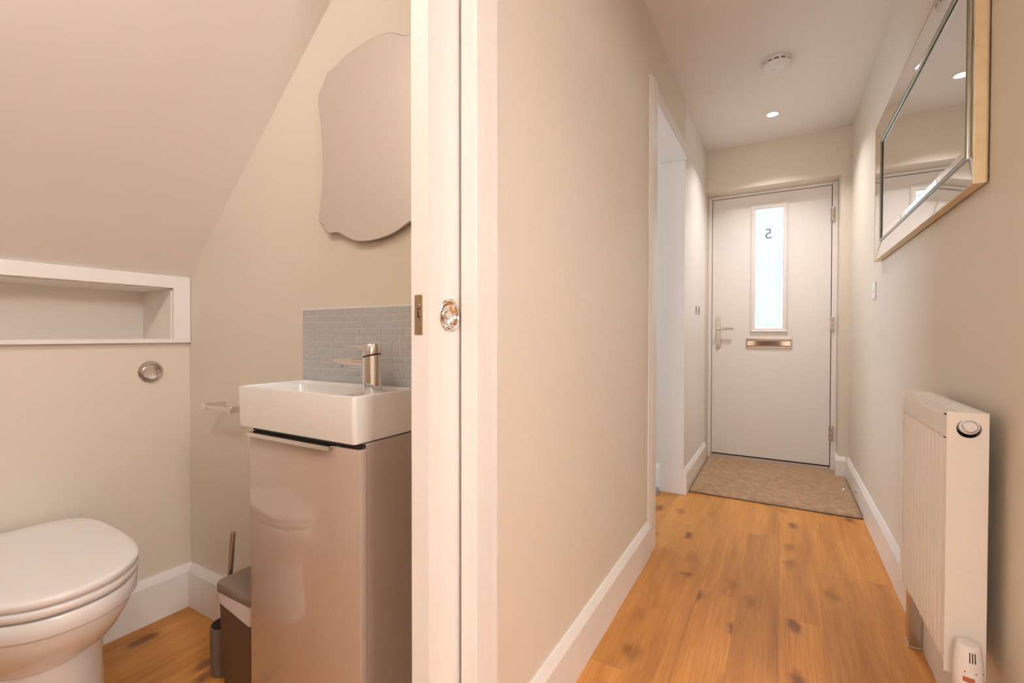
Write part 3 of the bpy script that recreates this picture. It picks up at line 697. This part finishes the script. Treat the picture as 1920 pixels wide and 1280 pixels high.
def downlight(x, y, z, label, power, tilt=0.0, col=LAMP_COL, size=0.07):
    """recessed lamp: bezel, lens and the light it gives; tilt leans it about Y for a sloping ceiling"""
    t = thing('downlight', label, 'light', (x, y, z), 'recessed downlights')
    t.rotation_euler = (0, tilt, 0)
    bm = B(); lathe(bm, [(0.041, -0.0003), (0.042, -0.002), (0.038, -0.0045), (0.031, -0.003), (0.029, -0.001)], (x, y, z), 'z', 40, True, True); fin('bezel', bm, PLASTIC, t, True)
    bm = B(); lathe(bm, [(0.029, -0.0012), (0.028, -0.0036), (0.015, -0.0044), (0.003, -0.0046)], (x, y, z), 'z', 32, True, True); fin('lens', bm, LENS, t, True)
    ld = bpy.data.lights.new('lamp', 'AREA'); ld.shape = 'DISK'; ld.size = size; ld.energy = power; ld.color = col; ld.spread = R(120)
    lo = bpy.data.objects.new('lamp', ld); COL.objects.link(lo); lo.parent = t; lo.location = (0, 0, -0.012)
    return t
downlight(-0.058, 3.493, CH, 'lit recessed downlight in the hall ceiling nearest the front door', LAMP_POWER)
downlight(-0.058, 0.25, CH, 'lit recessed downlight in the hall ceiling by the cloakroom doorway', LAMP_POWER * 0.2)
wl = thing('wall_light', 'lit round opal wall light above the cloakroom doorway', 'light', (XT, -0.08, 2.16))
bm = B(); lathe(bm, [(0.075, -0.0003), (0.075, -0.012), (0.070, -0.014)], (XT, -0.08, 2.16), 'x', 40); fin('base', bm, PLASTIC, wl, True)
bm = B(); lathe(bm, [(0.070, -0.0135), (0.069, -0.030), (0.060, -0.042), (0.035, -0.050), (0.004, -0.052)], (XT, -0.08, 2.16), 'x', 40); fin('opal_cover', bm, LENS, wl, True)
ld = bpy.data.lights.new('lamp', 'AREA'); ld.shape = 'DISK'; ld.size = 0.13; ld.energy = CLOAK_POWER; ld.color = LAMP_COL
lo = bpy.data.objects.new('lamp', ld); COL.objects.link(lo); lo.parent = wl; lo.location = (-0.056, 0, 0); lo.rotation_euler = (0, R(90), 0)
# globe lamp added out of view behind the camera as fill light
GC = (-0.05, -2.65, 2.05)
cl = thing('fill_globe', 'added opal globe fill lamp, unseen in the hall behind the viewpoint', 'light', (GC[0], GC[1], CH))
bm = B(); lathe(bm, [(0.05, -0.0003), (0.05, -0.012), (0.02, -0.028)], (GC[0], GC[1], CH), 'z', 32); fin('rose', bm, PLASTIC, cl, True)
bm = B(); tube(bm, (GC[0], GC[1], CH - 0.02), (GC[0], GC[1], GC[2] + 0.19), 0.004); fin('cord', bm, PLASTIC, cl, True)
bm = B(); lathe(bm, [(0.19 * math.sin(math.pi * (k + 0.3) / 16.6), 0.19 * math.cos(math.pi * (k + 0.3) / 16.6)) for k in range(17)], GC, 'z', 32); fin('globe', bm, emit('fill_globe_glow', LAMP_COL, BACK_FILL_POWER), cl, True)


PLC = (1.45, -0.05, 1.92)  # pendant added in the unseen lounge as fill light for hall and cloakroom
pl = thing('fill_pendant', 'added opal pendant fill lamp, unseen in the lounge opposite the cloakroom', 'light', (PLC[0], PLC[1], CH))
bm = B(); tube(bm, (PLC[0], PLC[1], CH - 0.02), (PLC[0], PLC[1], PLC[2] + 0.2), 0.004); fin('cord', bm, PLASTIC, pl, True)
bm = B(); lathe(bm, [(0.05, -0.0003), (0.05, -0.015), (0.02, -0.03)], (PLC[0], PLC[1], CH), 'z', 24); fin('rose', bm, PLASTIC, pl, True)
bm = B(); lathe(bm, [(0.04, 0.20), (0.20, 0.20), (0.21, 0.19), (0.21, -0.19), (0.20, -0.20), (0.04, -0.20)], PLC, 'z', 40); sh_ = fin('opal_shade', bm, emit('fill_shade_glow', LAMP_COL, LOUNGE_FILL_POWER), pl, True)

# ---- toilet
CYT = 0.393
half = [(-1.313, 0.0), (-1.317, 0.040), (-1.332, 0.074), (-1.352, 0.099), (-1.377, 0.122), (-1.405, 0.141), (-1.437, 0.155), (-1.493, 0.169), (-1.55, 0.176), (-1.61, 0.180), (-1.68, 0.181), (-1.75, 0.180), (-1.80, 0.172), (-1.835, 0.154), (-1.857, 0.128), (-1.868, 0.095), (-1.870, 0.05)]
def smooth_half(h, n=2):
    for _ in range(n):
        q = [h[0]]
        for p0, p1 in zip(h[:-1], h[1:]):
            q += [(p0[0] * .75 + p1[0] * .25, p0[1] * .75 + p1[1] * .25), (p0[0] * .25 + p1[0] * .75, p0[1] * .25 + p1[1] * .75)]
        q.append(h[-1]); h = q
    return h
HS = smooth_half(half, 1)
OUT = HS + [(x, -y) for x, y in HS[::-1] if y > 1e-6]
def tring(z, s=0.0, sy=1.0, front=None, back=None, cx=-1.60):
    """outline inset by s, or squeezed: front/back x limits and sy width factor"""
    pts = []
    x0, x1 = -1.870, -1.313
    f = x1 if front is None else front; b = x0 if back is None else back
    for x, y in OUT:
        X = b + (x - x0) / (x1 - x0) * (f - b); Y = y * sy
        d = Vector((X - (f + b) / 2, Y, 0)); L = d.length
        if s: d *= (L - s) / L
        pts.append(((f + b) / 2 + d.x, CYT + d.y, z))
    return pts
wc = thing('toilet', 'white back-to-wall toilet with closed lid, cut by the left edge', 'toilet', (-1.6, CYT, 0))
bm = B(); loft(bm, [tring(0.4300, 0.006), tring(0.4330, 0.001), tring(0.4440, 0.000), tring(0.4475, 0.002), tring(0.4495, 0.006), tring(0.4505, 0.014), tring(0.4510, 0.06)]); fin('lid', bm, SEAT, wc, True, None, 60)
bm = B(); loft(bm, [tring(0.4080, 0.006), tring(0.4105, 0.002), tring(0.4235, 0.001), tring(0.4275, 0.004), tring(0.4280, 0.02)]); fin('seat', bm, SEAT, wc, True, None, 60)
BK = -1.897
bm = B()
rings = [tring(0.404, 0.004, back=BK), tring(0.400, 0.001, back=BK), tring(0.368, 0.000, back=BK), tring(0.3640, 0.003, back=BK), tring(0.3630, 0.010, back=BK), tring(0.345, 0.014, back=BK),
         tring(0.318, 0.0, 0.915, -1.345, BK), tring(0.292, 0.0, 0.875, -1.366, BK), tring(0.268, 0.0, 0.83, -1.392, BK), tring(0.250, 0.0, 0.785, -1.416, BK), tring(0.240, 0.0, 0.76, -1.430, BK), tring(0.236, 0.0, 0.72, -1.45, BK)]
loft(bm, rings); fin('bowl', bm, CERAMIC, wc, True, None, 50)
bm = B(); loft(bm, [tring(0.242, 0.0, 0.735, -1.442, BK), tring(0.20, 0.0, 0.735, -1.440, BK), tring(0.10, 0.0, 0.74, -1.438, BK), tring(0.03, 0.0, 0.755, -1.430, BK), tring(0.0, 0.0, 0.76, -1.428, BK)]); fin('pedestal', bm, CERAMIC, wc, True, None, 50)
for s in (-1, 1):
    bm = B(); tube(bm, (-1.850, CYT + s * 0.05, 0.437), (-1.850, CYT + s * 0.11, 0.437), 0.012, seg=18); fin('hinge', bm, CHROME, wc, True)

# ---- flush button
fb = thing('flush_button', 'round chrome flush button on the wall under the niche', 'flush button', (XN, 0.762, 0.872))
bm = B(); lathe(bm, [(0.0375, 0.0003), (0.0375, 0.004), (0.0345, 0.0075), (0.0285, 0.0085), (0.0265, 0.006)], (XN, 0.762, 0.872), 'x', 48); fin('collar', bm, NICKEL, fb, True)
bm = B(); lathe(bm, [(0.0255, 0.005), (0.0255, 0.008), (0.0235, 0.010), (0.016, 0.0085), (0.003, 0.0075)], (XN, 0.762, 0.872), 'x', 40); fin('button', bm, CHROME, fb, True)

# ---- toilet roll holder
th = thing('toilet_roll_holder', 'empty square chrome toilet roll holder on the basin wall', 'holder', (-1.59, YS, 0.765))
bm = B(); box(bm, -1.672, -1.652, 0.815, YS - 0.0003, 0.752, 0.772, bev=0.0015); fin('post', bm, CHROME, th)
bm = B(); box(bm, -1.652, -1.520, 0.817, 0.829, 0.756, 0.768, bev=0.001); fin('bar', bm, CHROME, th)
bm = B(); box(bm, -1.520, -1.500, 0.815, YS - 0.0003, 0.752, 0.772, bev=0.0015); fin('post', bm, CHROME, th)

# ---- cloakroom mirror (shaped outline)
outl = [(-0.880, 1.770), (-0.910, 1.7715), (-0.945, 1.770), (-0.985, 1.765), (-1.020, 1.7575), (-1.048, 1.748), (-1.066, 1.739), (-1.080, 1.735), (-1.095, 1.733), (-1.106, 1.727), (-1.113, 1.714), (-1.119, 1.703), (-1.131, 1.692), (-1.138, 1.680), (-1.140, 1.664), (-1.137, 1.645), (-1.131, 1.610), (-1.125, 1.570), (-1.121, 1.530), (-1.1195, 1.490), (-1.1205, 1.445), (-1.124, 1.405), (-1.130, 1.370), (-1.1365, 1.342), (-1.1385, 1.328), (-1.134, 1.318), (-1.122, 1.311), (-1.113, 1.301), (-1.106, 1.291), (-1.094, 1.284), (-1.078, 1.2835), (-1.060, 1.283), (-1.042, 1.276), (-1.022, 1.265), (-1.000, 1.256), (-0.975, 1.250), (-0.945, 1.2475), (-0.915, 1.248), (-0.885, 1.251), (-0.858, 1.256), (-0.835, 1.263), (-0.815, 1.272), (-0.798, 1.280), (-0.780, 1.283), (-0.762, 1.284), (-0.745, 1.288), (-0.733, 1.298), (-0.722, 1.312), (-0.706, 1.320), (-0.698, 1.334), (-0.702, 1.360), (-0.710, 1.405), (-0.715, 1.45), (-0.717, 1.50), (-0.714, 1.55), (-0.706, 1.61), (-0.698, 1.66), (-0.697, 1.68), (-0.704, 1.694), (-0.716, 1.704), (-0.724, 1.72), (-0.738, 1.730), (-0.760, 1.735), (-0.785, 1.7385), (-0.805, 1.740), (-0.822, 1.746), (-0.845, 1.760)]
def chaikin(p, n=1):
    for _ in range(n):
        q = []
        for i in range(len(p)):
            a_, b_ = p[i], p[(i + 1) % len(p)]
            q += [(a_[0] * .75 + b_[0] * .25, a_[1] * .75 + b_[1] * .25), (a_[0] * .25 + b_[0] * .75, a_[1] * .25 + b_[1] * .75)]
        p = q
    return p
ol = chaikin(outl, 1)
def inset(p, d):
    n = len(p); r = []
    for i in range(n):
        t = Vector((p[(i + 1) % n][0] - p[i - 1][0], p[(i + 1) % n][1] - p[i - 1][1])).normalized()
        r.append((p[i][0] - t.y * d * SGN, p[i][1] + t.x * d * SGN))
    return r
area = sum(ol[i - 1][0] * ol[i][1] - ol[i][0] * ol[i - 1][1] for i in range(len(ol)))
SGN = 1 if area > 0 else -1
wm_ = thing('wall_mirror', 'frameless wavy-edged mirror on the cloakroom wall above the basin', 'mirror', (-0.92, YS, 1.25))
bm = B(); V = [(x, 0.8645, z) for x, z in inset(ol, 0.006)]
loft(bm, [[(x, 0.8695, z) for x, z in ol], [(x, 0.8665, z) for x, z in ol], [(x, 0.8660, z) for x, z in inset(ol, 0.0018)]], True, False); fin('bevelled_edge', bm, BEVEL, wm_, True, None, 10)
bm = B(); loft(bm, [[(x, 0.8655, z) for x, z in inset(ol, 0.0016)], [(x, 0.8692, z) for x, z in inset(ol, 0.0016)]]); fin('glass', bm, MIRRORC, wm_)
bm = B(); box(bm, -1.03, -0.80, 0.8697, YS - 0.0003, 1.36, 1.66); fin('mount', bm, DARK, wm_)

# ---- splashback tiles
sp = thing('tile_splashback', 'grey brick mosaic splashback behind the basin', 'splashback', (-1.01, YS, 0.866))
SX0, SX1, SZ1, PIT = -1.236, -0.790, 1.0745, 0.01887
NR = 11
bm = B(); box(bm, SX0 - 0.001, SX1, YS - 0.0035, YS - 0.0002, SZ1 - NR * PIT - 0.002, SZ1 + 0.0035); fin('grout', bm, GROUT, sp)
rowA = [-1.234, -1.2130, -1.1725, -1.1322, -1.0918, -1.0515, -1.0102, -0.9695, -0.929, -0.847, -0.792]
rowB = [-1.234, -1.1525, -1.0712, -0.9895, -0.909, -0.868, -0.827, -0.792]
tm = {}
for r in range(NR):
    z1 = SZ1 - PIT * r; z0 = z1 - PIT + 0.0019
    if r == NR - 1: z0 = z1 - PIT + 0.0019
    bnd = rowA if r % 2 == 0 else rowB
    for x0, x1 in zip(bnd[:-1], bnd[1:]):
        wv = x1 - x0 - 0.0023; key = (round(wv, 4))
        if key not in tm:
            b2 = B(); box(b2, 0, wv, -0.0040, 0.0, 0, PIT - 0.0019, bev=0.0004, seg=1); me = bpy.data.meshes.new('tile'); bmesh.ops.recalc_face_normals(b2, faces=b2.faces); b2.to_mesh(me); b2.free(); me.materials.append(TILE); tm[key] = me
        o = bpy.data.objects.new('tile', tm[key]); COL.objects.link(o); o.parent = sp; ORG[o] = ORG[sp]
        o.location = Vector((x0 + 0.00115, YS - 0.0008, z0)) - ORG[sp]

# ---- vanity unit
VX0, VX1, VY0 = -1.186, -0.778, 0.692
vu = thing('vanity_unit', 'cashmere gloss vanity cabinet with a chrome edge handle', 'cabinet', (-0.98, 0.79, 0))
bm = B(); box(bm, VX0 + 0.004, VX1 - 0.004, VY0 + 0.022, YS - 0.019, 0.0, 0.7605, bev=0.001); fin('body', bm, VANS, vu)
bm = B(); box(bm, VX0, VX1 - 0.0005, VY0, VY0 + 0.019, 0.06, 0.7515, bev=0.0022, seg=3); vd = fin('door', bm, VAN, vu, True)
bm = B(); box(bm, VX0 + 0.012, -0.862, VY0 - 0.013, VY0 + 0.018, 0.7520, 0.7536); box(bm, VX0 + 0.012, -0.862, VY0 - 0.014, VY0 - 0.0118, 0.7435, 0.7536); fin('handle', bm, CHROME, vd, False, 'chrome edge pull')
bm = B(); box(bm, VX0 + 0.006, VX1 - 0.006, VY0 + 0.006, VY0 + 0.0215, 0.7545, 0.7606); fin('gap_shade_strip', bm, DARK, vu)  # dark strip stands in for the shade between basin and vanity door
bm = B(); box(bm, VX0 + 0.01, VX1 - 0.01, VY0 + 0.04, VY0 + 0.055, 0.0, 0.06); fin('plinth', bm, VANS, vu)

# ---- basin
BX0, BX1, BY0, BZ0, BZ1 = -1.228, -0.786, 0.684, 0.7612, 0.8685
bs = thing('washbasin', 'white rectangular ceramic washbasin on the vanity cabinet', 'washbasin', (-1.01, 0.78, BZ0))
BY1 = YS - 0.0065
rr_ = lambda x0, x1, y0, y1, r, z: [(x, y, z) for x, y in rrect(x0, x1, y0, y1, r)]
bm = B()
dz = 0.8580
rings = [rr_(BX0 + 0.008, BX1 - 0.008, BY0 + 0.008, BY1, 0.010, BZ0), rr_(BX0 + 0.003, BX1 - 0.003, BY0 + 0.003, BY1, 0.010, BZ0 + 0.003),
         rr_(BX0 + 0.002, BX1 - 0.002, BY0 + 0.002, BY1, 0.010, BZ0 + 0.012), rr_(BX0, BX1, BY0, BY1, 0.010, BZ1 - 0.005), rr_(BX0 + 0.0012, BX1 - 0.0012, BY0 + 0.0012, BY1, 0.010, BZ1 - 0.0015),
         rr_(BX0 + 0.004, BX1 - 0.004, BY0 + 0.004, BY1 - 0.002, 0.009, BZ1), rr_(BX0 + 0.010, BX1 - 0.010, BY0 + 0.010, BY1 - 0.006, 0.008, BZ1 - 0.0005),
         rr_(BX0 + 0.013, BX1 - 0.012, BY0 + 0.013, BY1 - 0.009, 0.012, BZ1 - 0.004), rr_(BX0 + 0.014, BX1 - 0.013, BY0 + 0.014, BY1 - 0.010, 0.012, dz),
         rr_(BX0 + 0.0145, -0.900, BY0 + 0.0145, BY1 - 0.0105, 0.022, dz - 0.0012), rr_(BX0 + 0.022, -0.906, BY0 + 0.020, BY1 - 0.016, 0.024, BZ0 + 0.05), rr_(BX0 + 0.040, -0.925, BY0 + 0.035, BY1 - 0.030, 0.030, BZ0 + 0.014), rr_(BX0 + 0.10, -0.99, BY0 + 0.07, BY1 - 0.06, 0.02, BZ0 + 0.010)]
loft(bm, rings); fin('bowl', bm, CERAMIC, bs, True, None, 40)
bm = B(); lathe(bm, [(0.021, 0), (0.021, 0.002), (0.016, 0.0035), (0.004, 0.003)], (-1.06, 0.78, BZ0 + 0.0102), 'z', 28); fin('waste', bm, CHROME, bs, True)

# ---- tap
TX, TY = -0.857, 0.800
tp = thing('basin_tap', 'chrome mixer tap with a flat spout on the basin', 'tap', (TX, TY, dz))
def oval(cx, cy, rx, ry, z, n=36): return [(cx + rx * math.cos(2 * math.pi * i / n), cy + ry * math.sin(2 * math.pi * i / n), z) for i in range(n)]
def oval_t(cx, cy, rx, ry, z, sl, n=36): return [(cx + rx * math.cos(2 * math.pi * i / n), cy + ry * math.sin(2 * math.pi * i / n), z + sl * rx * math.cos(2 * math.pi * i / n)) for i in range(n)]
bm = B(); loft(bm, [oval(TX + 0.004, TY, 0.0215, 0.0215, dz), oval(TX + 0.004, TY, 0.0220, 0.0220, dz + 0.002), oval(TX + 0.001, TY, 0.0245, 0.0228, 0.900), oval(TX, TY, 0.0255, 0.0228, 0.930), oval_t(TX, TY, 0.0255, 0.0228, 0.9475, 0.22), oval_t(TX, TY, 0.0235, 0.0208, 0.9490, 0.22)]); fin('body', bm, CHROME, tp, True, None, 40)
bm = B(); loft(bm, [oval_t(TX, TY, 0.0225, 0.020, 0.9480, 0.22), oval_t(TX, TY, 0.0225, 0.020, 0.9525, 0.22)]); fin('gap_ring', bm, DARK, tp, True)
bm = B(); loft(bm, [oval_t(TX, TY, 0.0240, 0.0215, 0.9515, 0.22), oval_t(TX, TY, 0.0250, 0.0224, 0.9525, 0.22), oval_t(TX, TY, 0.0250, 0.0222, 0.9760, 0.06), oval_t(TX, TY, 0.0230, 0.0205, 0.9785, 0.06), oval_t(TX, TY, 0.006, 0.006, 0.9792, 0.06)]); cap = fin('cap', bm, CHROME, tp, True, None, 40)
def rr_yz(x, y, hw, z0, z1, r): return [(x, p, q) for p, q in rrect(y - hw, y + hw, z0, z1, r, 4)]
bm = B(); loft(bm, [rr_yz(TX - 0.010, TY, 0.019, 0.9655, 0.9765, 0.003), rr_yz(TX - 0.028, TY, 0.0185, 0.9690, 0.9757, 0.003), rr_yz(TX - 0.060, TY, 0.0170, 0.9715, 0.9748, 0.0015), rr_yz(TX - 0.092, TY, 0.0150, 0.9722, 0.9740, 0.0008)]); fin('lever', bm, CHROME, cap, True, None, 40)
bm = B(); loft(bm, [rr_yz(TX - 0.008, TY, 0.0200, 0.9160, 0.9440, 0.008), rr_yz(TX - 0.030, TY, 0.0200, 0.9200, 0.9435, 0.008), rr_yz(TX - 0.060, TY, 0.0196, 0.9225, 0.9430, 0.007), rr_yz(TX - 0.095, TY, 0.0190, 0.9265, 0.9425, 0.006), rr_yz(TX - 0.118, TY, 0.0180, 0.9330, 0.9418, 0.004), rr_yz(TX - 0.130, TY, 0.0165, 0.9385, 0.9412, 0.001)]); spt = fin('spout', bm, CHROME, tp, True, None, 40)
bm = B(); lathe(bm, [(0.0115, 0), (0.0115, -0.007), (0.0095, -0.009), (0.004, -0.0085)], (TX - 0.098, TY, 0.9285), 'z', 24); fin('aerator', bm, NICKEL, spt, True)

# ---- pedal bin
QX0, QX1, QY0, QY1 = -1.386, -1.196, 0.706, 0.858
bn = thing('waste_bin', 'grey plastic bin with a white liner beside the vanity cabinet', 'bin', ((QX0 + QX1) / 2, (QY0 + QY1) / 2, 0))
def br(i, z, r=0.024): return [(x, y, z) for x, y in rrect(QX0 + i, QX1 - i, QY0 + i, QY1 - i, r, 6)]
bm = B(); loft(bm, [br(0.012, 0.0), br(0.010, 0.004), br(0.002, 0.262), br(0.001, 0.276), br(0.005, 0.276), br(0.012, 0.03)]); fin('body', bm, BINB, bn, True)
bm = B(); loft(bm, [br(-0.001, 0.2765), br(-0.002, 0.279), br(-0.002, 0.297), br(0.0005, 0.3008), br(0.01, 0.3020), br(0.05, 0.3030, 0.02)]); fin('lid', bm, BINL, bn, True)
bm = B(); low = []; top = []; mid = []
base = br(0.0, 0.0)
for i, (x, y, z) in enumerate(base):
    t = (x - QX0) / (QX1 - QX0); fr = 1 if y < (QY0 + QY1) / 2 else 0.4
    wob = 0.004 * math.sin(i * 2.1) + 0.003 * math.sin(i * 5.3)
    c = Vector((((QX0 + QX1) / 2), (QY0 + QY1) / 2, 0)); d = (Vector((x, y, 0)) - c).normalized()
    top.append(Vector((x, y, 0.2765)) + d * 0.0002); mid.append(Vector((x, y, 0.262 - 0.012 * t * fr)) + d * (0.0022 + 0.0018 * math.sin(i * 3.7)))
    low.append(Vector((x, y, 0.268 - 0.043 * math.sqrt(min(1, max(0, t) / 0.7)) * fr + wob * 0.3)) + d * 0.0012)
loft(bm, [top, mid, low], False, False); fin('liner', bm, BAG, bn, True, 'white plastic liner overhang', 80)

# ---- toilet brush
tb = thing('toilet_brush', 'toilet brush with a steel handle standing behind the grey bin', 'toilet brush', (-1.431, 0.758, 0))
bm = B(); lathe(bm, [(0.036, 0), (0.0385, 0.003), (0.0395, 0.135), (0.039, 0.140), (0.036, 0.1405), (0.035, 0.136), (0.033, 0.01)], (-1.431, 0.758, 0), 'z', 40); fin('pot', bm, BRUSH, tb, True)
bm = B(); lathe(bm, [(0.010, 0.012), (0.030, 0.020), (0.032, 0.08), (0.012, 0.095)], (-1.428, 0.755, 0), 'z', 24); fin('brush_head', bm, DARK, tb, True)
bm = B(); tube(bm, (-1.430, 0.756, 0.08), (-1.389, 0.760, 0.418), 0.0072, seg=20)
lathe(bm, [(0.0072, 0.417), (0.006, 0.4205), (0.002, 0.4215)], (-1.389, 0.760, 0), 'z', 20); fin('handle', bm, STEEL, tb, True)
